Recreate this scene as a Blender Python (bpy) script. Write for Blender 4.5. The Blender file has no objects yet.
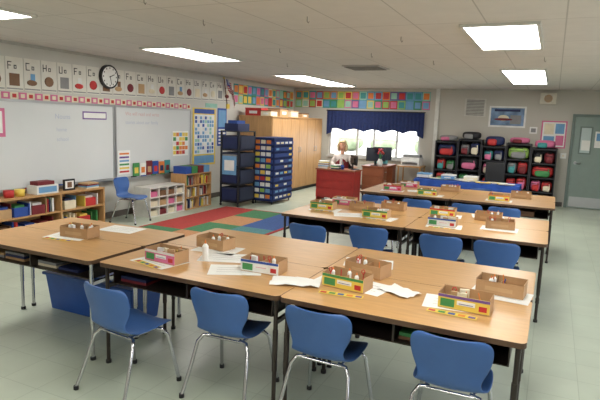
import bpy, math, random
from mathutils import Matrix, Vector
random.seed(7)
C=bpy.context.collection
sc=bpy.context.scene
sc.view_settings.view_transform='Standard'
sc.view_settings.exposure=0.0
# ---------------------------------------------------------------- camera
R=(.9035,.4273,.0364);D=(.0953,-.1173,-.9885);F=(-.4178,.8965,-.1467)
cam=bpy.data.objects.new('camera',bpy.data.cameras.new('camera'));C.objects.link(cam)
cam.matrix_world=Matrix(((R[0],-D[0],-F[0],0),(R[1],-D[1],-F[1],0),(R[2],-D[2],-F[2],1.70),(0,0,0,1)))
cam.data.sensor_width=36;cam.data.lens=535/600*36;cam.data.clip_start=.05
sc.camera=cam
W=-6.5;B=13.3;HC=2.58;T=.72
# ---------------------------------------------------------------- materials
def lin(c):
    o=[]
    for v in c[:3]:
        v/=255.
        o.append(v/12.92 if v<=.04045 else ((v+.055)/1.055)**2.4)
    return (*o,1)
MC={}
def mat(name,col,rough=.55,metal=0,noise=.06,scale=8,emit=0,spec=.5,stretch=None,bump=0):
    if name in MC: return MC[name]
    m=bpy.data.materials.new(name);m.use_nodes=True
    n=m.node_tree.nodes;l=m.node_tree.links
    b=n['Principled BSDF'];c=lin(col)
    b.inputs['Roughness'].default_value=rough;b.inputs['Metallic'].default_value=metal
    b.inputs['Specular IOR Level'].default_value=spec
    b.inputs['Base Color'].default_value=c
    if noise>0:
        tc=n.new('ShaderNodeTexCoord');mp=n.new('ShaderNodeMapping')
        if stretch: mp.inputs['Scale'].default_value=stretch
        nz=n.new('ShaderNodeTexNoise');nz.inputs['Scale'].default_value=scale;nz.inputs['Detail'].default_value=3
        cr=n.new('ShaderNodeValToRGB')
        cr.color_ramp.elements[0].position=.3;cr.color_ramp.elements[1].position=.7
        cr.color_ramp.elements[0].color=tuple(x*(1-noise*2) for x in c[:3])+(1,)
        cr.color_ramp.elements[1].color=tuple(min(1,x*(1+noise)) for x in c[:3])+(1,)
        l.new(tc.outputs['Object'],mp.inputs[0]);l.new(mp.outputs[0],nz.inputs['Vector'])
        l.new(nz.outputs['Fac'],cr.inputs[0]);l.new(cr.outputs[0],b.inputs['Base Color'])
        if bump:
            bp=n.new('ShaderNodeBump');bp.inputs['Strength'].default_value=bump;bp.inputs['Distance'].default_value=.01
            l.new(nz.outputs['Fac'],bp.inputs['Height']);l.new(bp.outputs[0],b.inputs['Normal'])
    if emit:
        b.inputs['Emission Color'].default_value=c;b.inputs['Emission Strength'].default_value=emit
    MC[name]=m;return m
def grid_mat(name,c1,c2,cm,bw,rh,mort,rough,mottle=.08,mscale=3,bump=0,spec=.5):
    m=bpy.data.materials.new(name);m.use_nodes=True
    n=m.node_tree.nodes;l=m.node_tree.links;b=n['Principled BSDF']
    b.inputs['Roughness'].default_value=rough;b.inputs['Specular IOR Level'].default_value=spec
    tc=n.new('ShaderNodeTexCoord');br=n.new('ShaderNodeTexBrick')
    br.offset=0;br.squash=1
    br.inputs['Scale'].default_value=1;br.inputs['Mortar Size'].default_value=mort
    br.inputs['Brick Width'].default_value=bw;br.inputs['Row Height'].default_value=rh
    br.inputs['Color1'].default_value=lin(c1);br.inputs['Color2'].default_value=lin(c2);br.inputs['Mortar'].default_value=lin(cm)
    br.inputs['Mortar Smooth'].default_value=.1
    nz=n.new('ShaderNodeTexNoise');nz.inputs['Scale'].default_value=mscale;nz.inputs['Detail'].default_value=6
    mx=n.new('ShaderNodeMixRGB');mx.blend_type='MULTIPLY';mx.inputs[0].default_value=1
    mr=n.new('ShaderNodeMapRange');mr.inputs[1].default_value=.3;mr.inputs[2].default_value=.7
    mr.inputs[3].default_value=1-mottle;mr.inputs[4].default_value=1
    l.new(tc.outputs['Object'],br.inputs['Vector']);l.new(tc.outputs['Object'],nz.inputs['Vector'])
    l.new(nz.outputs['Fac'],mr.inputs[0]);l.new(br.outputs['Color'],mx.inputs[1]);l.new(mr.outputs[0],mx.inputs[2])
    l.new(mx.outputs[0],b.inputs['Base Color'])
    return m
def P(name,col,**k): return mat(name,col,**k)
WHITE=P('white_paper',(235,235,232),rough=.8,noise=.02)
BLACK=P('black_plastic',(28,28,32),rough=.45)
CHROME=P('chrome',(200,200,205),rough=.18,metal=1,noise=.02)
DKMETAL=P('dark_brown_metal',(54,46,42),rough=.4,metal=.3)
TOP=P('desk_laminate',(197,153,100),rough=.34,noise=.05,scale=3,stretch=(2,14,2),spec=.35)
EDGE=P('desk_edge',(88,64,46),rough=.5)
BLUE=P('chair_blue',(62,100,162),rough=.38,noise=.03)
OAK=P('oak',(194,150,100),rough=.45,noise=.08,scale=4,stretch=(6,6,.8))
NAVY=P('navy_fabric',(28,44,94),rough=.85,noise=.12,scale=20)
ALU=P('aluminium',(185,187,190),rough=.35,metal=.7,noise=.02)
CARD=P('cardboard',(180,142,102),rough=.8)
pal={'red':(192,50,50),'orange':(220,128,60),'yellow':(228,200,88),'green':(66,140,80),'teal':(64,148,150),
 'sky':(110,160,204),'royal':(42,78,160),'purple':(112,80,148),'pink':(212,112,152),'cream':(228,218,192),'brown':(122,88,62),
 'lime':(148,188,92),'grey':(136,136,138),'navy':(30,42,86),'maroon':(120,36,44),'tan':(190,154,112),'mint':(150,200,184),'black':(30,30,34),'white':(230,230,228)}
def K(n): return P('colour_'+n,pal[n],rough=.6,noise=.05)
# ---------------------------------------------------------------- mesh builder
class M:
    def __init__(s): s.V=[];s.F=[];s.I=[];s.S=[];s.mats=[]
    def mi(s,m):
        if m not in s.mats: s.mats.append(m)
        return s.mats.index(m)
    def add(s,vs,fs,m,sm=False):
        o=len(s.V);s.V+= [tuple(v) for v in vs];i=s.mi(m)
        for f in fs: s.F.append(tuple(o+k for k in f));s.I.append(i);s.S.append(sm)
    def b(s,x0,x1,y0,y1,z0,z1,m,rz=0,rx=0):
        vs=[Vector((x,y,z)) for z in (z0,z1) for y in (y0,y1) for x in (x0,x1)]
        if rz or rx:
            c=Vector(((x0+x1)/2,(y0+y1)/2,(z0+z1)/2));r=Matrix.Rotation(rz,3,'Z')@Matrix.Rotation(rx,3,'X')
            vs=[c+r@(v-c) for v in vs]
        s.add(vs,[(0,2,3,1),(4,5,7,6),(0,1,5,4),(2,6,7,3),(0,4,6,2),(1,3,7,5)],m)
    def cyl(s,p0,p1,r0,m,r1=None,n=12,caps=True):
        p0=Vector(p0);p1=Vector(p1);r1=r0 if r1 is None else r1
        d=(p1-p0).normalized();a=d.orthogonal().normalized();b=d.cross(a)
        vs=[];
        for p,r in ((p0,r0),(p1,r1)):
            for k in range(n):
                t=2*math.pi*k/n;vs.append(p+(a*math.cos(t)+b*math.sin(t))*r)
        s.add(vs,[(k,(k+1)%n,n+(k+1)%n,n+k) for k in range(n)],m,True)
        if caps:
            s.add(vs[:n],[tuple(range(n))[::-1]],m);s.add(vs[n:],[tuple(range(n))],m)
    def tube(s,pts,r,m,n=8):
        pts=[Vector(p) for p in pts];L=len(pts);vs=[]
        a=None
        for i,p in enumerate(pts):
            d=(pts[min(i+1,L-1)]-pts[max(i-1,0)]).normalized()
            a=d.orthogonal().normalized() if a is None else (a-d*a.dot(d)).normalized()
            b=d.cross(a);rr=r[i] if isinstance(r,(list,tuple)) else r
            for k in range(n):
                t=2*math.pi*k/n;vs.append(p+(a*math.cos(t)+b*math.sin(t))*rr)
        fs=[(i*n+k,i*n+(k+1)%n,(i+1)*n+(k+1)%n,(i+1)*n+k) for i in range(L-1) for k in range(n)]
        s.add(vs,fs,m,True);s.add(vs[:n],[tuple(range(n))[::-1]],m);s.add(vs[-n:],[tuple(range(n))],m)
    def ell(s,c,r,m,nu=14,nv=9,fn=None):
        vs=[];c=Vector(c)
        for j in range(nv+1):
            ph=math.pi*j/nv
            for i in range(nu):
                th=2*math.pi*i/nu
                v=Vector((math.sin(ph)*math.cos(th),math.sin(ph)*math.sin(th),math.cos(ph)))
                if fn: v=fn(v)
                vs.append(c+Vector((v.x*r[0],v.y*r[1],v.z*r[2])))
        fs=[(j*nu+i,(j+1)*nu+i,(j+1)*nu+(i+1)%nu,j*nu+(i+1)%nu) for j in range(nv) for i in range(nu)]
        s.add(vs,fs,m,True)
    def lathe(s,prof,m,c=(0,0,0),n=20):
        vs=[(c[0]+r*math.cos(2*math.pi*k/n),c[1]+r*math.sin(2*math.pi*k/n),c[2]+z) for r,z in prof for k in range(n)]
        fs=[(j*n+k,j*n+(k+1)%n,(j+1)*n+(k+1)%n,(j+1)*n+k) for j in range(len(prof)-1) for k in range(n)]
        s.add(vs,fs,m,True)
    def sheet(s,cx,cy,z,w,d,rz,m,wav=0):
        n=6 if wav else 1;vs=[];c,sn=math.cos(rz),math.sin(rz)
        for j in range(n+1):
            for i in range(n+1):
                x=(i/n-.5)*w;y=(j/n-.5)*d
                h=z+(abs(random.gauss(0,wav)) if wav else 0)
                vs.append((cx+x*c-y*sn,cy+x*sn+y*c,h))
        s.add(vs,[(j*(n+1)+i,j*(n+1)+i+1,(j+1)*(n+1)+i+1,(j+1)*(n+1)+i) for j in range(n) for i in range(n)],m,bool(wav))
    def obj(s,name,loc=(0,0,0),rz=0,bevel=0,parent=None,sub=0,solid=0):
        me=bpy.data.meshes.new(name);me.from_pydata(s.V,[],s.F)
        for m in s.mats: me.materials.append(m)
        for p,i,sm in zip(me.polygons,s.I,s.S): p.material_index=i;p.use_smooth=sm
        me.update()
        o=bpy.data.objects.new(name,me);C.objects.link(o);o.location=loc;o.rotation_euler=(0,0,rz)
        if solid: q=o.modifiers.new('solid','SOLIDIFY');q.thickness=solid;q.offset=0
        if bevel:
            q=o.modifiers.new('bevel','BEVEL');q.width=bevel;q.segments=2;q.limit_method='ANGLE';q.angle_limit=math.radians(50)
        if sub: q=o.modifiers.new('sub','SUBSURF');q.levels=sub;q.render_levels=sub
        if parent: o.parent=parent
        return o
def text(parent,s,x,y,z,size,m,face='L',ext=.0):
    cu=bpy.data.curves.new('lettering','FONT');cu.body=s;cu.size=size;cu.extrude=ext;cu.materials.append(m)
    o=bpy.data.objects.new('lettering',cu);C.objects.link(o);o.location=(x,y,z)
    o.rotation_euler=(math.pi/2,0,math.pi/2 if face=='L' else 0)
    o.parent=parent;return o
# ---------------------------------------------------------------- room shell
FLOOR=grid_mat('vinyl_tile',(190,199,183),(184,194,178),(166,176,160),.305,.305,.0025,.32,.14,2.2)
CEIL=grid_mat('ceiling_tile',(224,219,215),(220,215,211),(192,187,183),.61,1.22,.006,.9,.05,5,spec=.1)
WALL=P('wall_grey',(202,200,193),rough=.75,noise=.02,scale=1.5)
WALLB=P('wall_back_grey',(192,188,179),rough=.75,noise=.02,scale=1.5)
X1=2.6;Y0=-2.0
m=M();m.b(W-.1,X1+.1,Y0-.1,B+.1,-.1,0,FLOOR);m.obj('floor')
m=M();m.b(W-.1,X1+.1,Y0-.1,B+.1,HC,HC+.1,CEIL);m.obj('ceiling')
m=M();m.b(W-.1,W,Y0,B,0,HC,WALL);m.obj('wall_left')
m=M();ry0,ry1,rz0,rz1=1.5,8.5,.85,2.25  # right wall gets an invented opening that lets sky light in
m.b(X1,X1+.1,Y0,ry0,0,HC,WALLB);m.b(X1,X1+.1,ry1,B,0,HC,WALLB);m.b(X1,X1+.1,ry0,ry1,0,rz0,WALLB);m.b(X1,X1+.1,ry0,ry1,rz1,HC,WALLB);m.obj('wall_right')
m=M();m.b(W-.1,X1+.1,Y0-.1,Y0,0,HC,WALLB);m.obj('wall_front')
wx0,wx1,wz0,wz1=-5.42,-2.98,.82,2.0
m=M();m.b(W-.1,wx0,B,B+.1,0,HC,WALLB);m.b(wx1,X1+.1,B,B+.1,0,HC,WALLB)
m.b(wx0,wx1,B,B+.1,0,wz0,WALLB);m.b(wx0,wx1,B,B+.1,wz1,HC,WALLB);m.obj('wall_back')
RUB=P('rubber_base',(90,84,78),rough=.6)
m=M();m.b(W,W+.012,Y0,B,0,.1,RUB);m.obj('baseboard_left')
m=M();m.b(W,.3,B-.012,B,0,.1,RUB);m.b(1.4,X1,B-.012,B,0,.1,RUB);m.obj('baseboard_back')
m=M()
for x in (-2.62,):
    m.b(x-.045,x+.045,B-.05,B,0,HC,P('trim_white',(222,222,218),rough=.5))
m.obj('trim_1')
m=M();
for x in (-1.3,-.1,1.6): m.b(x-.015,x+.015,B-.006,B,.1,HC,WALLB)
m.obj('trim_2')
m=M();m.b(W,W+.03,Y0,B,HC-.035,HC,P('trim_grey',(186,183,176)));m.obj('trim_3')
m=M();m.b(W,X1,B-.03,B,HC-.035,HC,P('trim_grey',(186,183,176)));m.obj('trim_4')
# window
m=M();FR=P('window_frame',(200,200,198),rough=.4,metal=.2)
m.b(wx0,wx1,B+.02,B+.07,wz0,wz0+.05,FR);m.b(wx0,wx1,B+.02,B+.07,wz1-.05,wz1,FR)
for x in (wx0,-4.65,-4.2,-3.6,wx1-.05): m.b(x,x+.05,B+.02,B+.07,wz0+.05,wz1-.05,FR)
m.b(wx0-.04,wx1+.05,B-.06,B+.02,wz0-.04,wz0,FR)
m.obj('window_1')
m=M();SL=P('blind_slat',(225,225,220),rough=.5,noise=0)
z=1.30
while z<wz1-.05:
    m.b(wx0+.06,wx1-.06,B-.002,B+.017,z,z+.0015,SL,rx=.35);z+=.032
m.b(wx0+.06,wx1-.06,B-.002,B+.017,1.27,1.285,SL)
m.obj('window_blind')
m=M()  # unseen side window, added to brighten the room with daylight
m.b(X1+.02,X1+.07,ry0,ry1,rz0,rz0+.05,FR);m.b(X1+.02,X1+.07,ry0,ry1,rz1-.05,rz1,FR)
for k in range(6):
    y=ry0+k*(ry1-ry0-.05)/5;m.b(X1+.02,X1+.07,y,y+.05,rz0+.05,rz1-.05,FR)
m.obj('added_daylight_window')
# valance
m=M();n=90;vs=[]
rowz=[2.03,1.85,1.68,1.5]
for j,z in enumerate(rowz):
    for i in range(n+1):
        t=i/n;x=wx0-.04+(wx1-wx0+.12)*t
        sc_=.07*abs(math.sin(t*math.pi*5)) if j==3 else .03*abs(math.sin(t*math.pi*5)) if j==2 else 0
        vs.append((x,B-.09+.02*math.sin(i*1.9)*(.5+j*.3),z-.03+sc_-(.1 if (j==3 and (t<.06 or t>.94)) else 0)))
m.add(vs,[(j*(n+1)+i,j*(n+1)+i+1,(j+1)*(n+1)+i+1,(j+1)*(n+1)+i) for j in range(3) for i in range(n)],NAVY,True)
m.cyl((wx0-.06,B-.09,2.0),(wx1+.1,B-.09,2.0),.015,BLACK)
for x in (wx0-.03,wx1+.05): m.b(x-.01,x+.01,B-.09,B,1.99,2.01,BLACK)
m.obj('curtain_valance')
# ceiling lamps
EM=P('lamp_diffuser',(255,252,244),emit=14.0,noise=0)
LF=P('lamp_frame',(215,215,210),rough=.4,noise=0)
for (a,b_,c,d) in ((-.81,-.22,4.98,6.43),(-.81,-.22,8.75,11.4),(-5.08,-4.45,9.5,12.45),(-5.03,-4.4,5.68,7.12),(-5.08,-4.47,2.2,3.58),(-.81,-.22,1.4,2.85),(-3,-2.4,-1.2,.2),(-.8,-.2,-1.5,-.1)):  # last three panels are out of view, added as extra room light
    m=M();z=HC-.001
    m.b(a,b_,c,d,z-.02,z-.012,EM)
    for q in ((a-.03,a,c-.03,d+.03),(b_,b_+.03,c-.03,d+.03),(a,b_,c-.03,c),(a,b_,d,d+.03)): m.b(*q,z-.025,z,LF)
    m.obj('ceiling_light')
m=M();x,y=-2.8,8.3
m.b(x-.3,x+.3,y-.3,y+.3,HC-.02,HC-.001,P('vent_grey',(190,186,182)))
for i in range(9): m.b(x-.27,x+.27,y-.27+i*.06,y-.25+i*.06,HC-.03,HC-.02,P('vent_dark',(140,137,134)),rx=.5)
m.obj('ceiling_vent')
m=M()
for (x,y) in ((-3,4.2),(-2,4.3),(-1.5,5.5),(-3.2,6.1),(-2.2,6.7),(-3.6,5.2),(-1.6,7.6),(-3.9,7.7),(-2.9,3.3),(-1.9,3.2),(-.2,7.4),(.6,6.6)):
    m.tube([(x,y,HC),(x,y,HC-.04),(x+.012,y,HC-.055),(x+.02,y,HC-.04)],.003,P('hook',(120,115,110)),n=5)
m.obj('ceiling_hooks')
# ---------------------------------------------------------------- desks
def desk(x0,x1,y0,y1,leg=DKMETAL,flip=False):
    w=x1-x0;d=y1-y0;m=M();hw=w/2;hd=d/2;t=T
    r=.035;pts=[]
    for cx,cy,a0 in ((hw-r,hd-r,0),(-hw+r,hd-r,90),(-hw+r,-hd+r,180),(hw-r,-hd+r,270)):
        for k in range(5):
            a=math.radians(a0+k*22.5);pts.append((cx+r*math.cos(a),cy+r*math.sin(a)))
    n=len(pts)
    m.add([(x,y,t) for x,y in pts],[tuple(range(n))],TOP)
    m.add([(x,y,t-.028) for x,y in pts],[tuple(range(n))[::-1]],EDGE)
    m.add([(x,y,z) for z in (t-.028,t) for x,y in pts],[(k,(k+1)%n,n+(k+1)%n,n+k) for k in range(n)],EDGE)
    z0,z1=t-.155,t-.028;bx=hw-.07;by0,by1=-hd+.07,hd-.07
    m.b(-bx,bx,by0,by1,z0,z0+.006,DKMETAL)
    m.b(-bx,bx,by1,by1+.006,z0,z1,DKMETAL)
    for x in (-bx,-.006,.0,bx-.006): m.b(x,x+.006,by0,by1,z0+.006,z1,DKMETAL)
    for side in (-1,1):
        x=(-bx+.02) if side<0 else .02;lim=x+bx-.06
        for q in range(random.choice((0,1,2))):
            wd=random.uniform(.16,.22)
            if x+wd>lim: break
            zz=z0+.007
            for k in range(random.choice((1,2,3))):
                m.b(x,x+wd,by0+.05,by0+.30,zz,zz+.018,K(random.choice(['maroon','navy','green','tan','grey','sky','brown','cream'])));zz+=.02
            x+=wd+.02
    for sx in (-1,1):
        for sy in (-1,1):
            x=sx*(hw-.035);y=sy*(hd-.05)
            m.cyl((x,y,.02),(x,y,t-.028),.013,leg);m.cyl((x,y,.0),(x,y,.022),.019,BLACK)
            m.cyl((x,y,.25),(x,y,.5),.016,leg)
        m.b(sx*(hw-.035)-.01,sx*(hw-.035)+.01,-hd+.05,hd-.05,z0-.03,z0-.005,leg)
    m.b(-hw+.04,hw-.04,hd-.06,hd-.045,z0-.03,z0-.005,leg)
    return m.obj('student_desk',((x0+x1)/2,(y0+y1)/2,0),math.pi if flip else 0)
def block(x0,x1,y0,y1,**k):
    ym=(y0+y1)/2;g=.002
    desk(x0+g,x1-g,y0,ym-g,**k);desk(x0+g,x1-g,ym+g,y1,flip=True,**k)
block(-2.67,-1.31,2.57,3.96);block(-1.31,-.02,2.57,3.96)
block(-4.05,-2.72,2.55,3.6,leg=CHROME)
block(-2.56,-1.22,5.0,6.35);block(-1.22,.04,5.0,6.35)
block(-2.5,-1.2,7.4,8.75);block(-1.2,.1,7.4,8.75)
# ---------------------------------------------------------------- chairs
def chair_mesh():
    m=M();prof=[(.205,.375,.150),(.19,.398,.180),(.10,.402,.198),(-.02,.392,.200),(-.11,.393,.19),(-.165,.42,.160),(-.182,.465,.152),(-.19,.51,.172),(-.202,.56,.192),(-.215,.62,.203),(-.226,.665,.200),(-.232,.69,.182),(-.235,.70,.145)]
    nc=8;vs=[]
    for k,(y,z,hw) in enumerate(prof):
        bk=max(0,min(1,(z-.42)/.12)) if y<-.1 else 0
        for i in range(nc+1):
            u=i/nc*2-1
            vs.append((u*hw,y+.045*u*u*bk,z+.018*u*u*(1-bk)))
    fs=[(k*(nc+1)+i,k*(nc+1)+i+1,(k+1)*(nc+1)+i+1,(k+1)*(nc+1)+i) for k in range(len(prof)-1) for i in range(nc)]
    me=bpy.data.meshes.new('chair_shell');me.from_pydata(vs,[],fs);me.materials.append(BLUE)
    for p in me.polygons:p.use_smooth=True
    l=M()
    for s in (-1,1):
        l.tube([(s*.10,.10,.372),(s*.15,.12,.368),(s*.175,.15,.33),(s*.195,.185,.16),(s*.21,.215,.012)],.0115,CHROME)
        l.tube([(s*.10,-.09,.372),(s*.15,-.105,.368),(s*.175,-.13,.33),(s*.195,-.185,.16),(s*.215,-.24,.012)],.0115,CHROME)
        l.cyl((s*.21,.215,0),(s*.21,.215,.025),.016,BLACK);l.cyl((s*.215,-.24,0),(s*.215,-.24,.025),.016,BLACK)
        l.tube([(s*.12,.11,.372),(s*.12,-.1,.372)],.010,CHROME)
    l.tube([(-.15,.115,.366),(.15,.115,.366)],.009,CHROME);l.tube([(-.15,-.1,.366),(.15,-.1,.366)],.009,CHROME)
    lm=bpy.data.meshes.new('chair_legs');lm.from_pydata(l.V,[],l.F)
    for q in l.mats: lm.materials.append(q)
    for p,i,sm in zip(lm.polygons,l.I,l.S): p.material_index=i;p.use_smooth=sm
    return me,lm
CM=chair_mesh()
def chair(x,y,rz=0):
    e=bpy.data.objects.new('school_chair',None);C.objects.link(e);e.location=(x,y,0);e.rotation_euler=(0,0,rz)
    a=bpy.data.objects.new('shell',CM[0]);b=bpy.data.objects.new('legs',CM[1])
    for o in (a,b): C.objects.link(o);o.parent=e
    q=a.modifiers.new('s','SOLIDIFY');q.thickness=.011;q.offset=0
    q=a.modifiers.new('u','SUBSURF');q.levels=1;q.render_levels=2
for x,y,r in ((-2.29,2.46,-.12),(-1.70,2.73,.03),(-1.06,2.74,-.02),(-.36,2.74,.02),
    (-2.11,4.90,0),(-1.57,5.14,.05),(-.86,5.14,0),(-.37,5.16,0),
    (-2.2,7.42,0),(-1.62,7.42,.05),(-.95,7.42,0),(-.49,7.42,0),(-1.0,9.0,math.pi),(-1.9,6.55,math.pi+.1),
    (-6.0,6.50,-math.pi/2+.15)):
    chair(x,y,r)
# ---------------------------------------------------------------- caddies and papers
cols=list(pal)
mut=['brown','tan','cream','white','maroon','navy','green','grey','sky','cream','white','red','yellow','royal']
def caddy(x,y,rz,a,b_,big=1.0,z=T):
    m=M();w,d,h=.135*big,.07,.078
    plain=(a=='brown')
    A=CARD if plain else K(a);Bc=CARD if plain else K(b_);t=.004
    m.b(-w,w,-d,d,0,t,CARD)
    m.b(-w,w,-d,-d+t,t,h,A);m.b(-w,w,d-t,d,t,h+.012,CARD)
    m.b(-w,-w+t,-d+t,d-t,t,h+.008,CARD);m.b(w-t,w,-d+t,d-t,t,h+.008,CARD)
    if plain:
        m.b(-w*.6,w*.55,-d-.001,-d,h*.3,h*.6,K('tan'))
    else:
        m.b(-w,w,-d-.001,-d,h*.8,h,Bc)
        m.b(-w*.9,-w*.35,-d-.0015,-d,.012,h*.7,K('green'));m.b(-w*.25,w*.45,-d-.0015,-d,.03,h*.68,WHITE)
        m.b(w*.6,w*.9,-d-.0015,-d,.015,h*.55,K('red'));m.b(-w*.18,w*.38,-d-.002,-d-.0015,.036,h*.5,K('royal' if b_!='royal' else 'pink'))
    m.b(-t/2,t/2,-d+t,d-t,t,h*.9,CARD)
    m.b(-w*.9,-t,-d*.85,d*.85,t,h*.45,K('brown'));m.b(t,w*.9,-d*.85,d*.85,t,h*.4,K('tan'))
    for i in range(6):
        px=random.uniform(-w*.8,w*.8);py=random.uniform(-d*.6,d*.7);L=random.uniform(.07,.10)
        dx=random.uniform(-.03,.03);k=random.random()
        if k<.2:
            m.cyl((px,py,t),(px,py,.08),.013,WHITE);m.cyl((px,py,.08),(px,py,.092),.013,WHITE,r1=.006);m.cyl((px,py,.092),(px,py,.106),.006,K('orange'),r1=.003)
        elif k<.6: m.cyl((px,py,t+.004),(px+dx,py,t+L),.0035,K(random.choice(['yellow','orange','brown','royal','red'])),n=6)
        elif k<.85:
            m.b(px-.025,px+.025,py-.01,py+.01,t,t+.085,K(random.choice(['cream','white','tan','white'])),rz=random.uniform(-.4,.4))
        else:
            m.tube([(px,py,.02),(px,py,.08),(px-.012,py,.092),(px-.010,py,.106),(px+.003,py,.11),(px+.010,py,.098),(px,py,.08)],.003,K('red'),n=6)
    m.obj('supply_caddy',(x,y,z+.0025),rz)
for a in ((-3.35,3.05,.1,'brown','cream'),(-2.31,2.84,-.1,'pink','white'),(-2.25,3.34,-.15,'brown','tan'),(-1.63,2.98,.03,'white','royal'),
    (-1.04,2.95,-.12,'yellow','green'),(-1.02,3.28,-.25,'brown','tan'),(-.35,2.94,-.05,'yellow','purple'),(-.20,3.33,-.1,'brown','tan'),
    (-2.29,5.55,0,'yellow','green'),(-1.62,5.4,0,'yellow','green'),(-.92,5.35,0,'white','royal'),(-1.03,5.97,0,'yellow','red'),(-.40,5.55,.1,'brown','tan'),(-.55,5.95,0,'brown','tan'),
    (-2.2,6.0,0,'pink','white'),(-1.6,6.02,0,'brown','tan'),(-1.9,5.75,.2,'brown','cream'),
    (-1.55,7.62,0,'yellow','green'),(-.6,7.72,0,'yellow','orange'),(-2.1,7.8,0,'pink','red'),(-.35,8.25,0,'brown','tan'),(-1.35,8.3,0,'brown','tan'),(-2.0,8.4,0,'pink','white')):
    caddy(*a)
def paper(x,y,rz,w=.28,d=.215,mt=WHITE,z=T+.001,name='paper_sheet',wav=0):
    m=M();m.sheet(0,0,0,w,d,rz,mt,wav)
    for k in range(3):
        o=(k-1)*.05
        m.sheet(-o*math.sin(rz),o*math.cos(rz),.0005,w*.7,.004,rz,K('grey'))
    m.obj(name,(x,y,z),0)
for a in ((-3.28,3.44,.1),(-3.42,3.02,.2),(-2.34,2.8,-.2),(-1.80,2.90,.5),(-2.03,3.12,.4),(-.97,3.02,-.2),(-.41,2.98,.1),(-.2,3.3,-.1),(-2.2,3.3,.1),
    (-2.25,5.5,.1),(-1.57,5.35,-.1),(-.9,5.32,.1),(-.4,5.5,0),(-1.0,5.95,.1),(-1.5,7.6,0),(-.6,7.7,0),(-2.1,7.75,.1),(-1.9,5.35,.4),(-1.2+.62,6.2,.2),(-1.1,3.55,.25),(-1.75,7.95,.3)):
    paper(*a,w=.34,d=.24)
def strip(x,y,rz,w=.26):
    m=M();m.sheet(0,0,0,w,.055,rz,K('yellow'))
    c,s=math.cos(rz),math.sin(rz)
    for i in range(5): 
        u=(-.4+i*.2)*w;m.sheet(u*c,u*s,.0006,w*.14,.028,rz,K(['red','green','royal','orange','purple'][i]))
    m.obj('name_card',(x,y,T+.003))
for a in ((-3.4,2.88,.1),(-2.36,2.70,-.3),(-1.02,2.79,.1),(-.40,2.80,-.05),(-2.25,5.4,.0),(-.9,5.2,.0),(-1.6,5.25,0)): strip(*a)
m=M();m.sheet(0,0,0.001,.30,.18,.3,WHITE,.010);m.obj('crumpled_cloth',(-1.34,2.86,T+.002))
m=M();m.sheet(0,0,0.001,.22,.15,-.5,WHITE,.008);m.obj('crumpled_cloth',(-.74,3.02,T+.002))
m=M();m.cyl((0,0,0),(0,0,.1),.022,WHITE);m.cyl((0,0,.1),(0,0,.12),.022,WHITE,r1=.008);m.cyl((0,0,.12),(0,0,.145),.008,K('orange'),r1=.003);m.obj('glue_bottle',(-2.10,2.99,T+.001))
# ---------------------------------------------------------------- tub under left desks
m=M();TB=P('tub_blue',(38,84,168),rough=.4)
w,d,h=.48,.19,.31
vs=[(-w+.03,-d+.03,0),(w-.03,-d+.03,0),(w-.03,d-.03,0),(-w+.03,d-.03,0),(-w,-d,h),(w,-d,h),(w,d,h),(-w,d,h)]
m.add(vs,[(0,3,2,1),(0,1,5,4),(1,2,6,5),(2,3,7,6),(3,0,4,7)],TB)
m.b(-w-.02,w+.02,-d-.02,d+.02,h,h+.025,TB);m.b(-w+.05,w-.05,-d+.05,d-.05,h+.025,h+.04,TB)
m.obj('storage_tub',(-3.38,3.32,0),0,bevel=.008)
# ---------------------------------------------------------------- rug
RC=[P('rug_'+n,c,rough=.95,noise=.1,scale=40) for n,c in (('red',(168,58,54)),('green',(66,122,84)),('blue',(58,88,146)),('tan',(188,136,96)),('teal',(80,130,134)))]
m=M();gx0,gx1,gy0,gy1=-5.55,-3.75,5.0,8.6;nx,ny=3,5
pat=[[0,2,2],[1,3,2],[0,1,4],[0,3,2],[0,1,2]]
for j in range(ny):
    for i in range(nx):
        dx=(gx1-gx0)/nx;dy=(gy1-gy0)/ny
        m.b(gx0+i*dx,gx0+(i+1)*dx,gy0+j*dy,gy0+(j+1)*dy,.001,.012,RC[pat[j][i]])
for q in ((gx0-.05,gx1+.05,gy0-.05,gy0),(gx0-.05,gx1+.05,gy1,gy1+.05),(gx0-.05,gx0,gy0,gy1),(gx1,gx1+.05,gy0,gy1)): m.b(*q,.001,.012,RC[0])
m.obj('area_rug')
# ---------------------------------------------------------------- left wall
WB=P('whiteboard_surface',(216,219,220),rough=.22,noise=.02,scale=1)
BT=1.81
def board(y0,y1,z0=.66,z1=BT):
    m=M();x=W+.002
    m.b(x,x+.02,y0,y1,z0,z1,WB)
    for q in ((y0-.03,y0,z0-.03,z1+.03),(y1,y1+.03,z0-.03,z1+.03),(y0,y1,z1,z1+.03),(y0,y1,z0-.03,z0)): m.b(x,x+.032,*q,ALU)
    m.b(x+.02,x+.075,y0,y1,z0-.035,z0-.022,ALU)
    for i in range(6):
        yy=y0+.3+i*.25;m.cyl((x+.055,yy,z0-.013),(x+.055,yy+.12,z0-.013),.009,K(random.choice(['red','royal','green','black'])),n=8)
    return m.obj('whiteboard')
b1=board(3.9,6.62);b2=board(6.69,8.66)
inkb=P('ink_blue',(176,184,202),noise=0);inkr=P('ink_red',(205,172,170),noise=0)
for s_,y,z,sz,c in (('Nouns',5.5,1.60,.10,inkb),('home',5.52,1.42,.08,inkb),('school',5.52,1.28,.08,inkb)):
    text(b1,s_,W+.0235,y,z,sz,c)
for s_,y,z,sz,c in (('We will read and write',6.9,1.68,.09,inkr),('stories about our family',6.9,1.54,.085,inkb)):
    text(b2,s_,W+.0235,y,z,sz,c)
m=M();x=W+.024;m.b(x,x+.003,6.0,6.48,1.60,1.72,K('purple'));m.b(x+.003,x+.005,6.02,6.46,1.62,1.70,WHITE);m.obj('name_strip')
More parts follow.
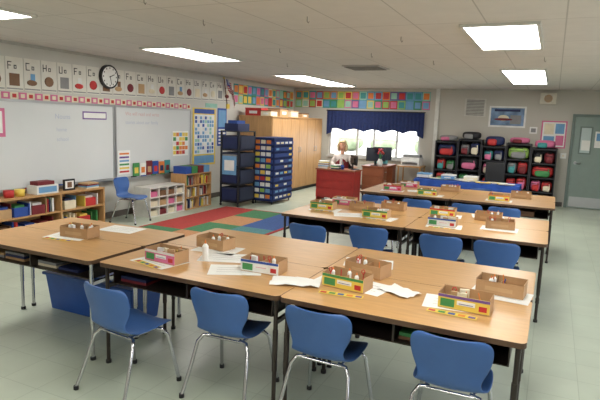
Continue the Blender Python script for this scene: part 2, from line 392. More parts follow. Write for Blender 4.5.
m=M();m.b(x,x+.004,3.95,4.72,1.35,1.72,K('pink'));m.b(x+.004,x+.006,4.0,4.68,1.4,1.68,WHITE);m.obj('bordered_chart')
m=M();m.b(x,x+.004,8.12,8.6,.95,1.42,WHITE)
for j in range(5):
    for i in range(5):
        m.b(x+.004,x+.006,8.14+i*.09,8.22+i*.09,.98+j*.085,1.05+j*.085,K(random.choice(['red','sky','yellow','green','orange','white'])))
m.obj('pocket_calendar')
m=M();m.b(x,x+.004,6.72,7.0,.7,1.1,WHITE);
for j in range(6): m.b(x+.004,x+.006,6.75,6.97,.73+j*.06,.76+j*.06,K(['red','yellow','green','sky','purple','orange'][j]))
m.obj('rules_chart')
m=M();x=W+.003;m.b(x,x+.006,8.77,9.56,.72,1.88,K('yellow'));m.b(x+.006,x+.009,8.82,9.51,.95,1.75,P('chart_white',(225,232,240),noise=.02))
m.b(x+.006,x+.01,8.82,9.51,1.77,1.86,K('royal'));m.b(x+.006,x+.01,8.82,9.51,.76,.92,K('sky'))
for j in range(10):
    for i in range(8):
        m.b(x+.009,x+.011,8.84+i*.083,8.905+i*.083,.97+j*.076,1.03+j*.076,K(random.choice(['sky','white','sky','mint','white','royal'])))
m.obj('hundreds_chart')
m=M();m.b(x,x+.006,9.64,9.98,1.1,1.9,K('royal'));m.b(x+.006,x+.009,9.67,9.95,1.5,1.86,K('sky'))
for j in range(5): m.b(x+.006,x+.009,9.68,9.94,1.14+j*.07,1.18+j*.07,K('white'))
m.obj('wall_poster')
m=M();m.b(x,x+.006,9.2,9.62,1.9,1.985,K('mint'));m.obj('wall_poster')
# alphabet cards
CT=P('card_white',(222,219,210),rough=.7,noise=.02)
m=M();y=3.7;i=0
while y<9.9:
    z0=1.955+(y-4.6)*.018;h=.43-(y-4.6)*.008
    m.b(x,x+.004,y,y+.255,z0,z0+h,CT)
    c=random.choice(['brown','tan','red','tan','orange','sky','grey','brown','tan','maroon','cream'])
    if i%3==0: m.ell((x+.005,y+.127,z0+.14),(.003,.08,.07),K(c),nu=10,nv=6)
    elif i%3==1: m.b(x+.004,x+.006,y+.05,y+.2,z0+.06,z0+.22,K(c))
    else: m.ell((x+.005,y+.12,z0+.11),(.003,.085,.04),K(c),nu=10,nv=6);m.b(x+.004,x+.006,y+.1,y+.17,z0+.11,z0+.23,K(random.choice(mut)))
    # letter: simple strokes
    k=i%4;L=K('black');q0,q1=z0+.27,z0+.37
    m.b(x+.004,x+.005,y+.03,y+.042,q0,q1,L)
    if k in (0,1): m.b(x+.004,x+.005,y+.042,y+.09,q1-.012,q1,L)
    if k in (0,2): m.b(x+.004,x+.005,y+.042,y+.08,z0+.314,z0+.326,L)
    if k in (1,3): m.b(x+.004,x+.005,y+.042,y+.09,q0,q0+.012,L)
    if k in (2,3): m.b(x+.004,x+.005,y+.08,y+.092,q0+.012,q1,L)
    m.b(x+.004,x+.005,y+.12,y+.16,z0+.28,z0+.33,L);m.b(x+.005,x+.006,y+.132,y+.148,z0+.29,z0+.318,CT)
    m.b(x+.004,x+.005,y+.01,y+.245,z0+.015,z0+.03,K('grey'))
    y+=.268;i+=1
m.obj('alphabet_card_strip')
m=M();y=3.7;i=0
while y<8.6:
    m.b(x,x+.004,y,y+.12,1.845,1.935,K('cream') if i%2 else K('pink'));
    m.b(x+.004,x+.005,y+.03,y+.09,1.865,1.915,K('red') if i%2 else K('cream'));y+=.125;i+=1
m.obj('number_line_strip')
# clock
m=M();cy,cz=6.53,2.275;xx=W+.012
m.cyl((xx,cy,cz),(xx+.05,cy,cz),.185,BLACK,n=32);m.cyl((xx+.05,cy,cz),(xx+.052,cy,cz),.158,WHITE,n=32)
for k in range(12):
    a=k*math.pi/6;m.b(xx+.052,xx+.054,cy+.135*math.sin(a)-.007,cy+.135*math.sin(a)+.007,cz+.135*math.cos(a)-.012,cz+.135*math.cos(a)+.012,BLACK)
m.tube([(xx+.056,cy,cz),(xx+.056,cy+.09,cz+.04)],.006,BLACK,n=6);m.tube([(xx+.057,cy,cz),(xx+.057,cy+.03,cz-.12)],.004,BLACK,n=6)
m.ell((xx+.055,cy,cz),(.006,.012,.012),BLACK,nu=8,nv=5)
m.obj('wall_clock')
# flag on an angled wall pole
m=M();p0=Vector((W,10.02,1.95));p1=Vector((W+.10,9.72,2.53))
m.cyl(p0,p1,.009,K('brown'));m.ell(p1,(.02,.02,.02),K('yellow'),nu=8,nv=6)
m.b(W,W+.03,9.97,10.07,1.90,2.0,K('yellow'))
# cloth is tied to the upper pole and droops towards the back of the room
nu_,nv_=11,14
def fp(i,j):
    a=p1.lerp(p0,.04+.40*i/nu_);d=j/nv_
    return (a.x+.05+.03*math.sin(j*1.25),a.y+.40*d*(1-.25*d)+.02*i/nu_,a.z-.30*d*d-.06*d)
for i in range(nu_):
    for j in range(nv_):
        mm=K('royal') if (i<6 and j<5) else (K('red') if i%2==0 else K('white'))
        m.add([fp(i,j),fp(i+1,j),fp(i+1,j+1),fp(i,j+1)],[(0,1,2,3)],mm,True)
for i in range(5):
    for j in range(4):
        a=Vector(fp(i+.5,j+.6));m.ell(a,(.012,.008,.008),K('white'),nu=5,nv=4)
m.obj('american_flag')
# books standing on tray of board 2
m=M();yy=7.05
for c in ('green','white','maroon','royal','orange','teal'):
    m.b(W+.036,W+.05,yy,yy+.15,.652,.652+random.uniform(.2,.25),K(c));m.b(W+.05,W+.052,yy+.03,yy+.12,.70,.80,K(random.choice(cols)));yy+=.165
m.obj('display_books')
# bookcase
m=M();bw=.31;y0,y1,h=3.3,6.12,.58
m.b(0,bw,y0,y1,h-.025,h,OAK);m.b(0,bw,y0,y1,.03,.055,OAK);m.b(0,.012,y0,y1,.055,h-.025,OAK);m.b(.02,bw,y0,y1,0,.03,OAK)
for yv in (y0,4.3,5.3,y1-.025): m.b(.012,bw,yv,yv+.025,.055,h-.025,OAK)
m.b(.012,bw-.01,4.325,5.3,.30,.32,OAK);m.b(.012,bw-.01,5.325,y1-.025,.30,.32,OAK);m.b(.012,bw-.01,3.325,4.3,.30,.32,OAK)
for (ya,yb,zb) in ((3.4,4.28,.055),(4.35,5.28,.055),(5.34,6.08,.055),(3.4,4.28,.32),(4.35,5.28,.32),(5.34,6.08,.32)):
    y=ya
    while y<yb-.06:
        k=random.random()
        if k<.62:
            w_=random.uniform(.012,.03);m.b(.03,.03+random.uniform(.18,.25),y,y+w_,zb,zb+random.uniform(.15,.215),K(random.choice(mut)));y+=w_+.003
        elif k<.8 and y<yb-.24:
            m.b(.03,.27,y,y+.2,zb,zb+.12,K(random.choice(['royal','maroon','green','red','tan','cream'])));m.b(.06,.24,y+.03,y+.17,zb+.12,zb+.15,K(random.choice(mut)));y+=.22
        else: y+=.04
m.obj('low_bookcase',(W+.015,0,0))
hz=h+.001
m=M();m.b(0,.02,0,.2,0,.16,BLACK,rx=0);m.b(.02,.023,.025,.175,.025,.135,WHITE);m.b(.023,.024,.06,.14,.04,.12,K('brown'));m.obj('picture_frame',(W+.2,5.45,hz))
m=M()
m.b(0,.2,0,.35,0,.12,K('white'));m.b(.2,.202,.03,.32,.02,.1,K('sky'));m.b(.03,.18,.03,.3,.12,.17,K('maroon'));m.obj('toy_box',(W+.09,4.95,hz))
m=M();
for j,c in enumerate(('cream','sky','maroon','tan')): m.b(0,.18,0,.24,j*.02,j*.02+.018,K(c),rz=j*.04)
m.obj('book_stack',(W+.11,5.8,hz))
m=M();m.lathe([(.0,0),(.06,0),(.085,.14),(.09,.14),(.07,.13),(0,.13)],K('white'))
for k in range(16):
    a=k*2.4;r=.06+.04*(k%4)/4
    m.tube([(0,0,.12),(r*.4*math.cos(a),r*.4*math.sin(a),.26),(r*math.cos(a),r*math.sin(a),.34+.02*(k%3))],[.004,.016,.003],P('leaf',(50,95,50)),n=5)
m.obj('potted_plant',(W+.19,4.36,hz))
m=M()
for j in range(2): m.lathe([(0,0),(.06,0),(.065,.09),(.06,.09),(0,.085)],K(['red','yellow'][j]),c=(0,j*.16,0))
m.obj('pencil_cup',(W+.2,4.6,hz))
def openshelf(name,w,d,h,nx,nz,mt,loc,rz,fill):
    m=M();t=.018
    m.b(0,d,0,w,0,t,mt);m.b(0,d,0,w,h-t,h,mt);m.b(0,.008,0,w,t,h-t,mt)
    for i in range(nx+1):
        y=i*(w-t)/nx;m.b(.008,d,y,y+t,t,h-t,mt)
    for j in range(1,nz):
        z=j*(h-t)/nz
        for i in range(nx):
            m.b(.008,d,i*(w-t)/nx+t,(i+1)*(w-t)/nx,z,z+t,mt)
    for i in range(nx):
        for j in range(nz):
            ya=i*(w-t)/nx+t+.008;yb=(i+1)*(w-t)/nx-.008;za=j*(h-t)/nz+t;zb=(j+1)*(h-t)/nz
            fill(m,ya,yb,za,zb,d)
    return m.obj(name,loc,rz)
def f1(m,ya,yb,za,zb,d):
    m.b(.03,d-.03,ya,yb,za,za+(zb-za)*.6,K(random.choice(['tan','brown','pink','cream','maroon','tan'])));
def f2(m,ya,yb,za,zb,d):
    y=ya
    while y<yb-.035:
        w_=random.uniform(.015,.03);m.b(.03,d-random.uniform(.02,.08),y,y+w_,za,za+(zb-za)*random.uniform(.6,.92),K(random.choice(mut)));y+=w_+.003
openshelf('white_cubby_shelf',.92,.34,.5,4,3,P('melamine_white',(222,220,214),rough=.4),(W+.2,6.9,0),0,f1)
openshelf('small_bookshelf',.80,.34,.66,2,3,OAK,(W+.2,7.86,0),0,f2)
m=M()
for j in range(4): m.b(.02,.3,.0+j*.19,.17+j*.19,0,.13,K(['royal','green','maroon','sky'][j]));
m.obj('book_bins',(W+.22,7.88,.661))
# dark rolling cart
m=M();FRM=P('cart_frame',(34,36,46),rough=.5);CB=P('cart_bin',(42,50,74),rough=.6)
w,d,h=.42,.62,1.46
for x_ in (0,w-.03):
    for y_ in (0,d-.03): m.b(x_,x_+.03,y_,y_+.03,.06,h,FRM);m.ell((x_+.015,y_+.015,.03),(.03,.02,.03),BLACK,nu=8,nv=6)
for z in (.08,.42,.75,1.08,h-.02): m.b(0,w,0,d,z,z+.02,FRM)
for z in (.10,.44,.77,1.10):
    m.b(.03,w-.03,.03,d-.04,z,z+.27,CB)
    m.b(.05,w-.05,.0,.03,z+.03,z+.24,K(random.choice(['navy','grey','navy'])))
    m.b(w,w+.01,.05,d-.05,z+.02,z+.26,CB)
m.b(.05,w-.05,-.006,0,.62,.98,K('sky'));m.b(.1,w-.1,-.008,-.006,.7,.9,K('white'))
m.b(.04,.34,.08,.5,h,h+.14,K('navy'));m.b(.1,.3,.1,.4,h+.14,h+.2,K('royal'))
m.obj('storage_cart',(-5.8,8.72,0))
# pocket chart organiser
m=M();w,d,h=.46,.85,1.34
m.b(0,w,0,d,.06,h,NAVY)
for x_ in (.03,w-.05):
    for y_ in (.03,d-.05): m.b(x_,x_+.02,y_,y_+.02,0,.06,BLACK)
PN=P('pocket_navy',(42,68,134),rough=.7)
for j in range(10):
    z=.1+j*.122
    m.b(.02,w-.02,-.02,0,z,z+.07,PN);
    for q in range(3):
        m.b(.05+q*.125,.15+q*.125,-.024,-.02,z+.02,z+.095,K(random.choice(['white','cream','sky','red','yellow','white','lime','orange'])))
    m.b(w,w+.02,.02,d-.02,z,z+.07,PN)
    for q in range(4):
        if random.random()<.6: m.b(w+.02,w+.024,.06+q*.19,.18+q*.19,z+.02,z+.06,K(random.choice(['sky','white','cream','sky','yellow'])))
m.obj('pocket_organizer',(-5.46,9.42,0))
# cabinets
m=M();cx0,cx1,cy0,cy1,ch=W+.1,-5.55,10.35,13.12,1.75
m.b(cx0,cx1-.02,cy0,cy1,.08,ch,OAK);m.b(cx0,cx1-.06,cy0+.02,cy1-.02,0,.08,BLACK)
nd=6;dw=(cy1-cy0)/nd
for i in range(nd):
    y=cy0+i*dw
    m.b(cx1-.02,cx1,y+.008,y+dw-.008,.1,ch-.02,OAK)
    hy=y+dw-.05 if i%2==0 else y+.05
    m.tube([(cx1,hy,.95),(cx1+.03,hy,.96),(cx1+.03,hy,1.06),(cx1,hy,1.07)],.006,ALU,n=6)
m.b(cx0,cx1+.01,cy0-.01,cy1,ch,ch+.025,OAK)
m.obj('wood_cabinet',bevel=.003)
ct=ch+.026
def bx(name,x,y,w,d,h,c,c2,z=ct,rz=0):
    m=M();m.b(-w/2,w/2,-d/2,d/2,0,h,K(c));m.b(-w/2-.005,w/2+.005,-d/2-.005,d/2+.005,h,h+.02,K(c2));m.b(w/2,w/2+.004,-d/4,d/4,h*.3,h*.7,K('white'));m.b(-w/4,w/4,-d/2-.004,-d/2,h*.3,h*.7,K('white'));return m.obj(name,(x,y,z),rz)
bx('storage_box',-6.1,10.6,.4,.3,.15,'red','red');bx('storage_box',-5.75,10.55,.25,.3,.1,'cream','brown')
bx('storage_box',-5.83,11.05,.4,.4,.16,'tan','brown');bx('storage_box',-5.83,11.6,.4,.4,.13,'cream','tan');bx('storage_box',-5.83,12.2,.4,.4,.09,'tan','brown')
# coloured papers
def papers(name,a0,a1,z0,z1,side):
    m=M();nn=int((a1-a0)/.2);da=(a1-a0)/nn;nr=2;dz=(z1-z0)/nr
    def q(u0,u1,v0,v1,dep,mt):
        if side=='B': m.b(u0,u1,B-dep-.002,B-dep,v0,v1,mt)
        else: m.b(W+dep,W+dep+.002,u0,u1,v0,v1,mt)
    q(a0,a1,z0,z1,.003,K('teal'))
    for i in range(nn):
        for j in range(nr):
            u=a0+i*da;v=z0+j*dz
            q(u+.006,u+da-.006,v+.008,v+dz-.008,.006,K(random.choice(['teal','red','yellow','pink','sky','green','mint','orange','purple','sky','lime','teal','cream'])))
            q(u+.03,u+da-.03,v+.035,v+dz-.035,.009,K(random.choice(['mint','sky','pink','teal','orange','lime','sky','red','yellow'])))
    m.obj(name)
papers('student_artwork_display',W+.06,-2.8,2.06,2.5,'B')
papers('student_artwork_display',10.25,B-.05,2.02,2.46,'L')
# ---------------------------------------------------------------- teacher desk area
RED=P('desk_red',(164,44,40),rough=.45);RW=P('desk_brown',(152,88,60),rough=.45,noise=.1,scale=5,stretch=(1,6,1))
m=M();m.b(-4.6,-3.7,10.6,11.08,.67,.7,RW);m.b(-4.58,-3.72,10.62,10.64,.08,.67,RED)
m.b(-4.58,-4.56,10.64,11.06,0,.67,RED);m.b(-3.74,-3.72,10.64,11.06,0,.67,RED)
for z in (.12,.3,.48): m.b(-4.54,-3.76,10.612,10.62,z,z+.15,RED)
m.obj('teacher_desk')
m=M();m.b(-4.0,-3.45,11.9,13.0,.69,.72,RW);m.b(-3.98,-3.47,11.92,12.2,.05,.69,RW);m.b(-3.98,-3.47,12.7,12.98,.05,.69,RW)
for z in (.1,.3,.5):
    m.b(-3.47,-3.46,11.94,12.18,z,z+.17,RW);m.b(-3.96,-3.5,11.91,11.92,z,z+.17,RW);m.b(-3.46,-3.445,12.0,12.1,z+.08,z+.095,ALU)
m.obj('side_desk')
def monitor(x,y,z,rz,s=1):
    m=M();m.b(-.12,.12,-.08,.08,0,.015,BLACK);m.b(-.02,.02,.02,.05,.015,.15,BLACK);m.b(-.23*s,.23*s,-.01,.02,.1,.42*s,BLACK);m.b(-.21*s,.21*s,-.013,-.01,.12,.40*s,P('screen',(40,46,60),rough=.15));m.b(-.15*s,.15*s,.02,.05,.15,.35*s,BLACK)
    m.obj('computer_monitor',(x,y,z),rz)
monitor(-3.74,12.15,.721,.5);monitor(-3.72,12.6,.721,.6)
monitor(-3.83,10.9,.701,2.3,.72)
m=M();m.b(-.22,.22,-.2,.2,0,.2,K('white'));m.b(-.18,.18,-.22,-.2,.03,.08,K('grey'));m.b(-.2,.2,-.1,.2,.2,.26,K('grey'));m.b(-.15,.15,-.3,-.2,.1,.11,K('white'))
m.obj('printer',(-3.07,12.94,.721))
m=M();m.b(-3.36,-2.78,12.65,13.2,.69,.72,OAK)
for x_ in (-3.34,-2.82):
    for y_ in (12.67,13.15): m.b(x_,x_+.03,y_,y_+.03,0,.69,OAK)
m.b(-3.34,-2.8,12.67,13.18,.3,.32,OAK)
m.obj('printer_stand')
m=M();
for j in range(8): m.b(0,.22,0,.16,j*.02,j*.02+.018,K(['white','cream','sky','white','maroon','white','yellow','white'][j]),rz=.04*j)
m.obj('paper_stack',(-4.57,10.66,.702))
m=M();
for j in range(4): m.b(0,.18,0,.13,j*.025,j*.025+.023,K(['navy','cream','green','white'][j]),rz=-.05*j)
m.obj('book_stack',(-4.26,10.64,.702))
m=M();m.lathe([(0,0),(.03,0),(.035,.1),(.032,.1),(.026,.01),(0,.01)],K('royal'));
for k in range(7): m.cyl((0,0,.02),(.03*math.cos(k),.03*math.sin(k),.17),.004,K(random.choice(cols)),n=6)
m.obj('pencil_cup',(-4.01,10.68,.703))
m=M();m.lathe([(0,0),(.05,0),(.07,.1),(.04,.16),(.045,.17),(0,.165)],K('white'))
for k in range(12):
    a=k*2.4;p=(.07*math.cos(a)*(k%3+1)/3,.07*math.sin(a)*(k%3+1)/3,.3+.03*(k%4));m.tube([(0,0,.15),p],.004,K('green'),n=5);m.ell(p,(.028,.028,.024),K('red' if k%3 else 'pink'),nu=8,nv=5)
m.obj('flower_vase',(-3.58,11.97,.722))
m=M();m.b(0,.3,0,.2,0,.1,K('teal'));m.b(.02,.28,.02,.18,.1,.13,K('white'));m.b(.05,.2,.04,.15,.13,.22,K('yellow'));m.obj('desk_tray',(-3.98,12.78,.722))
m=M();m.lathe([(0,0),(.14,0),(.17,.3),(.16,.3),(.13,.02),(0,.02)],K('grey'));m.obj('waste_bin',(-3.25,11.4,0))
# ---------------------------------------------------------------- teacher (seated woman)
e=bpy.data.objects.new('seated_woman',None);C.objects.link(e)
def skin(name,verts,edges,radii,m,parent,sub=2):
    me=bpy.data.meshes.new(name);me.from_pydata(verts,edges,[]);me.materials.append(m)
    o=bpy.data.objects.new(name,me);C.objects.link(o);q=o.modifiers.new('k','SKIN')
    for i,r in enumerate(radii):
        rr=r if isinstance(r,tuple) else (r,r);me.skin_vertices[0].data[i].radius=rr
        me.skin_vertices[0].data[i].use_root=(i==0)
    q.use_smooth_shade=True
    s=o.modifiers.new('s','SUBSURF');s.levels=sub;s.render_levels=sub;o.parent=parent;return o
SK=P('skin',(216,164,138),rough=.5,noise=.03);SH=P('blouse_white',(205,196,192),rough=.8);VS=P('vest_maroon',(120,32,40),rough=.85);PT=P('trousers',(45,48,60),rough=.85);HR=P('hair_blonde',(216,194,150),rough=.5,noise=.15,scale=30,stretch=(8,8,1))
skin('blouse',[(0,0,.50),(0,0,.64),(0,-.01,.80),(0,-.01,.92),(0,-.01,.985),(-.155,-.01,.935),(-.215,-.10,.765),(-.13,-.27,.755),(.155,-.01,.935),(.25,-.10,.77),(.34,-.27,.755)],
 [(0,1),(1,2),(2,3),(3,4),(3,5),(5,6),(6,7),(3,8),(8,9),(9,10)],
 [(.165,.125),(.135,.10),(.15,.11),(.12,.09),(.06,.055),.062,.046,.034,.062,.046,.034],SH,e)
skin('vest',[(0,0,.50),(0,0,.64),(0,-.01,.80),(0,-.008,.93)],[(0,1),(1,2),(2,3)],[(.18,.14),(.155,.12),(.175,.132),(.13,.105)],VS,e)
m=M();m.b(-.03,.03,-.150,-.138,.72,.93,K('white'));m.obj('shirt_front',parent=e,bevel=.003)
skin('trousers',[(0,0,.50),(-.1,-.05,.50),(-.11,-.40,.49),(-.11,-.38,.1),(.1,-.05,.50),(.11,-.40,.49),(.11,-.38,.1)],[(0,1),(1,2),(2,3),(0,4),(4,5),(5,6)],[(.15,.12),.09,.065,.045,.09,.065,.045],PT,e)
skin('neck',[(0,-.005,.96),(0,-.015,1.08)],[(0,1)],[.05,.048],SK,e)
m=M()
for s in (-1,1):
    m.ell((s*.11,-.42,.035),(.045,.12,.035),BLACK)
m.obj('shoes',parent=e)
def hd(v):
    v=v.copy()
    if v.z<0: k=1+v.z*.35;v.x*=k;v.y*=1+v.z*.18
    return v
m=M();hc=(0,-.03,1.17)
m.ell(hc,(.074,.092,.118),SK,20,14,hd)
m.ell((0,-.125,1.155),(.014,.02,.022),SK,8,6)
for s in (-1,1):
    m.ell((s*.029,-.108,1.178),(.014,.01,.008),WHITE,8,6);m.ell((s*.029,-.117,1.178),(.006,.004,.006),K('brown'),8,6)
    m.ell((s*.029,-.112,1.199),(.018,.006,.004),K('brown'),8,5);m.ell((s*.076,-.02,1.165),(.01,.02,.03),SK,8,6)
m.ell((0,-.108,1.108),(.025,.008,.008),P('lips',(175,80,80)),10,6)
m.obj('head',parent=e)
m=M()
def hf(v):
    v=v.copy()
    if v.y<-.25 and v.z<.55: v.y=-.25+(v.y+.25)*.05
    if v.z<-.2: v.x*=1.08
    return v
m.ell((0,.0,1.185),(.098,.105,.135),HR,22,14,hf)
m.ell((0,-.05,1.265),(.078,.075,.035),HR,14,8)
for s in (-1,1): m.tube([(s*.07,-.06,1.25),(s*.092,-.05,1.18),(s*.088,-.03,1.09),(s*.07,0,1.04)],[.02,.03,.032,.012],HR,n=8)
m.tube([(0,.06,1.18),(0,.07,1.1),(0,.06,1.03)],[.08,.075,.03],HR,n=10)
m.obj('hair',parent=e)
def hand(w,dirx,s):
    w=Vector(w);d=Vector((dirx,-1,-.05)).normalized();r=d.cross(Vector((0,0,1))).normalized()
    vs=[w,w+d*.04];ed=[(0,1)];rd=[.022,(.03,.016)]
    vs.append(w+d*.07);ed.append((1,2));rd.append((.034,.014))
    skin('palm',vs,ed,rd,SK,e,1)
    for k,(o,L) in enumerate(((-.026,.062),(-.009,.07),(.009,.066),(.026,.05))):
        p=w+d*.07+r*o
        skin('finger',[p,p+d*L*.5+r*o*.15+Vector((0,0,.006)),p+d*L*.8+r*o*.2-Vector((0,0,.004)),p+d*L*.98+r*o*.2-Vector((0,0,.014))],[(0,1),(1,2),(2,3)],[.009,.0085,.008,.007],SK,e,1)
    p=w+d*.03+r*s*.022
    skin('thumb',[p,p+d*.02+r*s*.025,p+d*.045+r*s*.032],[(0,1),(1,2)],[.011,.0095,.008],SK,e,1)
hand((-.12,-.29,.735),.3,1);hand((.345,-.285,.735),.1,-1)
e.location=(-4.28,11.36,0);e.rotation_euler=(0,0,.18)
def office_chair(x,y,rz,zback=.95,colr=BLACK):
    m=M()
    for k in range(5):
        a=k*2*math.pi/5;m.tube([(0,0,.1),(.24*math.cos(a),.24*math.sin(a),.07)],[.025,.015],BLACK,n=6);m.ell((.25*math.cos(a),.25*math.sin(a),.03),(.025,.025,.03),BLACK,nu=8,nv=6)
    m.cyl((0,0,.08),(0,0,.32),.025,CHROME)
    m.b(-.22,.22,-.22,.22,.31,.375,colr);m.b(-.03,.03,.2,.23,.33,.6,BLACK);m.b(-.2,.2,.2,.26,.5,zback,colr)
    return m.obj('office_chair',(x,y,0),rz,bevel=.02)
office_chair(-4.28,11.43,.18,.92);office_chair(-1.05,12.15,.2,.95)
# ---------------------------------------------------------------- blue covered table
m=M();CL=P('tablecloth_blue',(38,78,166),rough=.85,noise=.08)
m.b(-2.55,-.5,11.0,11.6,.58,.6,CL)
n=40;vs=[]
per=[(-2.55+2.05*i/n,11.0) for i in range(n+1)]+[(-.5,11.0+.6*i/10) for i in range(1,11)]+[(-.5-2.05*i/n,11.6) for i in range(1,n+1)]+[(-2.55,11.6-.6*i/10) for i in range(1,11)]
for z,a in ((.6,0),(.3,.018),(.05,.03)):
    for i,(x_,y_) in enumerate(per):
        f=a*math.sin(i*1.4);vs.append((x_+(f if 40<i<=50 or i>90 else 0),y_+(f if not(40<i<=50 or i>90) else 0),z))
L_=len(per);m.add(vs,[(j*L_+i,j*L_+(i+1)%L_,(j+1)*L_+(i+1)%L_,(j+1)*L_+i) for j in range(2) for i in range(L_)],CL,True)
for x_ in (-2.45,-.6):
    for y_ in (11.1,11.5): m.cyl((x_,y_,0),(x_,y_,.58),.015,CHROME)
m.obj('covered_table')
m=M()
for i in range(18):
    x_=random.uniform(-2.4,-.7);y_=random.uniform(11.12,11.45);m.sheet(x_,y_,.002+i*.0012,.28,.21,random.uniform(-.5,.5),K(random.choice(['white','cream','white','white','sky','yellow'])))
m.obj('loose_papers',(0,0,.6))
for x_,c,c2 in ((-2.4,'white','sky'),(-1.9,'sky','white'),(-1.45,'cream','white')):
    bx('paper_tray',x_,11.35,.26,.3,.06,c,c2,z=.625)
# ---------------------------------------------------------------- backpack cubbies
m=M();cx0,cx1,cy0,cy1=-2.5,.1,12.72,13.22;hh=[1.36,1.42,1.30,1.38,1.30]
ncol=5;cwid=(cx1-cx0)/ncol
SH2=P('shelf_black',(44,44,50),rough=.5)
for i in range(ncol):
    x_=cx0+i*cwid;H=hh[i];fc=SH2
    m.b(x_+.005,x_+.025,cy0,cy1,.0,H,fc);m.b(x_+cwid-.025,x_+cwid-.005,cy0,cy1,0,H,fc);m.b(x_+.025,x_+cwid-.025,cy1-.012,cy1,0,H,fc)
    for j in range(5):
        z=.04+j*(H-.06)/4;m.b(x_+.025,x_+cwid-.025,cy0,cy1-.012,z-.02,z,fc)
m.obj('storage_cubbies')
def sq(v):
    f=lambda t: math.copysign(abs(t)**.55,t)
    return Vector((f(v.x),f(v.y),f(v.z)))
def bag(m,cx,y,z,w,h,c,c2):
    m.ell((cx,y+.16,z+h*.5),(w,.15,h*.5),c,nu=14,nv=10,fn=sq)
    m.ell((cx,y+.02,z+h*.34),(w*.72,.045,h*.28),c2,nu=12,nv=8,fn=sq)
    m.tube([(cx-w*.4,y+.03,z+h*.93),(cx,y-.0,z+h*1.0),(cx+w*.4,y+.03,z+h*.93)],.008,BLACK,n=5)
    m.b(cx-w*.8,cx+w*.8,y+.005,y+.012,z+h*.68,z+h*.72,K('black'))
    m.tube([(cx+w*.5,y+.02,z+h*.8),(cx+w*.65,y-.015,z+h*.4),(cx+w*.4,y-.015,z+.01)],.011,c2,n=5)
m=M()
lay=[['maroon','red','red','navy'],['red','green','black','grey'],['black','red','pink','teal'],['navy','red','grey','lime'],['royal','pink','red','black']]
alt=['pink','grey','red','maroon','teal','cream','green']
for i in range(ncol):
    H=hh[i]
    for j in range(4):
        z=.04+j*(H-.06)/4+.002;g=(H-.06)/4-.035;x_=cx0+i*cwid
        if (i+j)%3==0:
            bag(m,x_+cwid*.5,cy0+.03,z,cwid*.42,g*random.uniform(.8,.95),K(lay[i][j]),K(random.choice(alt)))
        else:
            bag(m,x_+cwid*.28,cy0+.03,z,cwid*.19,g*random.uniform(.75,.95),K(lay[i][j]),K(random.choice(alt)))
            bag(m,x_+cwid*.71,cy0+.03,z,cwid*.2,g*random.uniform(.75,.95),K(random.choice(['red','pink','grey','navy','green','maroon'])),K(random.choice(alt)))
m.obj('backpacks')
m=M()
for i,c in enumerate(('grey','black','navy','pink','pink')):
    H=hh[i];x_=cx0+i*cwid;hgt=.09+.03*(i%3)
    m.ell((x_+cwid*.5,cy0+.24,H+.003+hgt*.7),(cwid*.4,.17,hgt*.7),K(c),nu=14,nv=10,fn=sq)
    m.ell((x_+cwid*.4,cy0+.1,H+.003+hgt*.5),(cwid*.2,.07,hgt*.5),K(alt[i]),nu=10,nv=8,fn=sq)
m.obj('stored_bags')
# ---------------------------------------------------------------- back wall items
y=B-.002
m=M();m.b(-1.98,-1.5,y-.02,y,1.95,2.36,P('vent_frame',(207,204,197)))
for i in range(11): m.b(-1.94,-1.54,y-.03,y-.02,1.975+i*.034,1.99+i*.034,P('vent_slot',(130,128,124)),rx=.4)
m.obj('wall_vent')
m=M();m.b(-1.42,-.62,y-.008,y,1.72,2.2,K('white'));m.b(-1.38,-.66,y-.01,y-.008,1.76,2.16,P('poster_blue',(120,148,184),noise=.25,scale=6))
m.b(-1.3,-.75,y-.012,y-.01,2.08,2.13,K('navy'));m.ell((-1.1,y-.012,1.93),(.12,.003,.07),K('cream'));m.ell((-1.1,y-.014,1.90),(.2,.003,.03),K('maroon'));m.b(-.95,-.72,y-.012,y-.01,1.8,2.0,K('grey'));m.obj('wall_poster')
m=M();m.b(-.36,-.03,y-.12,y,2.26,2.5,P('speaker_cream',(214,208,194)));m.cyl((-.195,y-.125,2.38),(-.195,y-.12,2.38),.085,K('tan'),n=24)
for i in range(5): m.b(-.27,-.12,y-.13,y-.125,2.32+i*.028,2.33+i*.028,K('grey'))
m.obj('wall_speaker',bevel=.006)
m=M();m.b(-.28,.24,y-.006,y,1.3,1.9,K('pink'));m.b(-.25,.21,y-.009,y-.006,1.33,1.87,WHITE)
m.b(-.22,-.02,y-.011,y-.009,1.6,1.84,K('cream'));m.b(.01,.19,y-.011,y-.009,1.62,1.84,K('sky'));m.b(-.22,.0,y-.011,y-.009,1.36,1.56,K('sky'));m.b(.03,.19,y-.011,y-.009,1.36,1.58,K('pink'))
m.obj('notice_board')
m=M();m.b(-.52,-.36,y-.02,y,1.6,1.75,K('white'));m.b(-.49,-.39,y-.025,y-.02,1.63,1.72,K('grey'));m.obj('thermostat')
m=M();m.b(.16,.28,y-.02,y,1.08,1.2,K('white'));m.b(.2,.24,y-.03,y-.02,1.12,1.16,K('cream'));m.obj('light_switch')
DG=P('door_green_grey',(136,152,146),rough=.5,noise=.02);DF=P('door_frame_grey',(110,125,121),rough=.5,noise=.02)
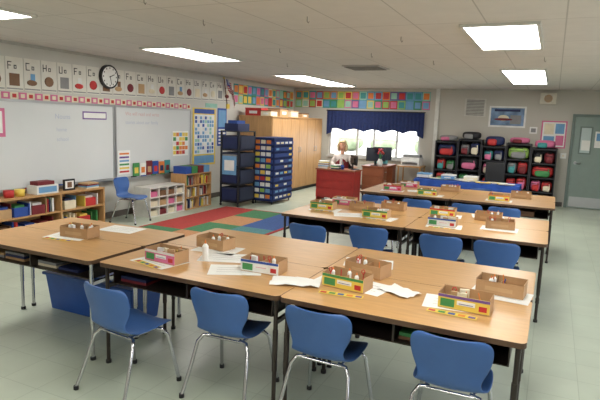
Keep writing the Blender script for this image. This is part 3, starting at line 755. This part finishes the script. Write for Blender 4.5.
m=M();m.b(.33,.39,y-.06,y,0,2.06,DF);m.b(1.33,1.39,y-.06,y,0,2.06,DF);m.b(.39,1.33,y-.06,y,2.0,2.06,DF)
m.b(.395,1.325,y-.035,y,.008,1.998,DG)
m.b(.5,.75,y-.045,y-.035,1.2,1.8,DF);m.b(.53,.72,y-.047,y-.045,1.23,1.77,P('glass_grey',(190,205,205),rough=.1,noise=.02))
m.b(.55,.72,y-.05,y-.047,1.28,1.5,WHITE);m.b(.8,1.05,y-.04,y-.035,1.35,1.7,WHITE);m.b(.83,1.02,y-.042,y-.04,1.5,1.66,K('sky'))
m.b(1.1,1.27,y-.04,y-.035,1.4,1.62,K('yellow'))
m.cyl((.47,y-.035,1.0),(.47,y-.08,1.0),.012,ALU);m.tube([(.47,y-.08,1.0),(.58,y-.08,1.0)],.011,ALU);m.cyl((.47,y-.04,1.0),(.47,y-.036,1.0),.035,ALU)
m.b(.42,1.3,y-.038,y-.035,.03,.25,ALU)
m.obj('door_1')
# ---------------------------------------------------------------- outside
m=M();m.b(-60,60,-20,90,-.3,-.2,P('exterior_paving',(190,188,182),rough=.9,noise=.08,scale=.6));m.obj('exterior_ground')
m=M();m.b(-28,-16,40,46,-.2,3.2,P('exterior_stucco',(222,212,198),rough=.9));m.b(-28.4,-15.6,39.6,46.4,3.2,3.5,P('exterior_roof',(130,112,100)))
for k in range(4): m.b(-27+k*3,-25.6+k*3,39.95,40,.8,2.0,P('exterior_glass',(110,122,130),rough=.2))
m.obj('exterior_building')
m=M();HG=P('exterior_leaf',(158,172,138),rough=.95,noise=.2,scale=2)
for k in range(7): m.ell((-15.2+k*2.7,34+.8*math.sin(k*2.1),.3+.1*math.sin(k)),(.9,.8,.6+.15*math.cos(k*1.7)),HG,nu=12,nv=8)
m.obj('exterior_shrubs')
w=bpy.data.worlds.new('World');sc.world=w;w.use_nodes=True
bg=w.node_tree.nodes['Background'];bg.inputs[0].default_value=(.92,.96,1,1);bg.inputs[1].default_value=4.6
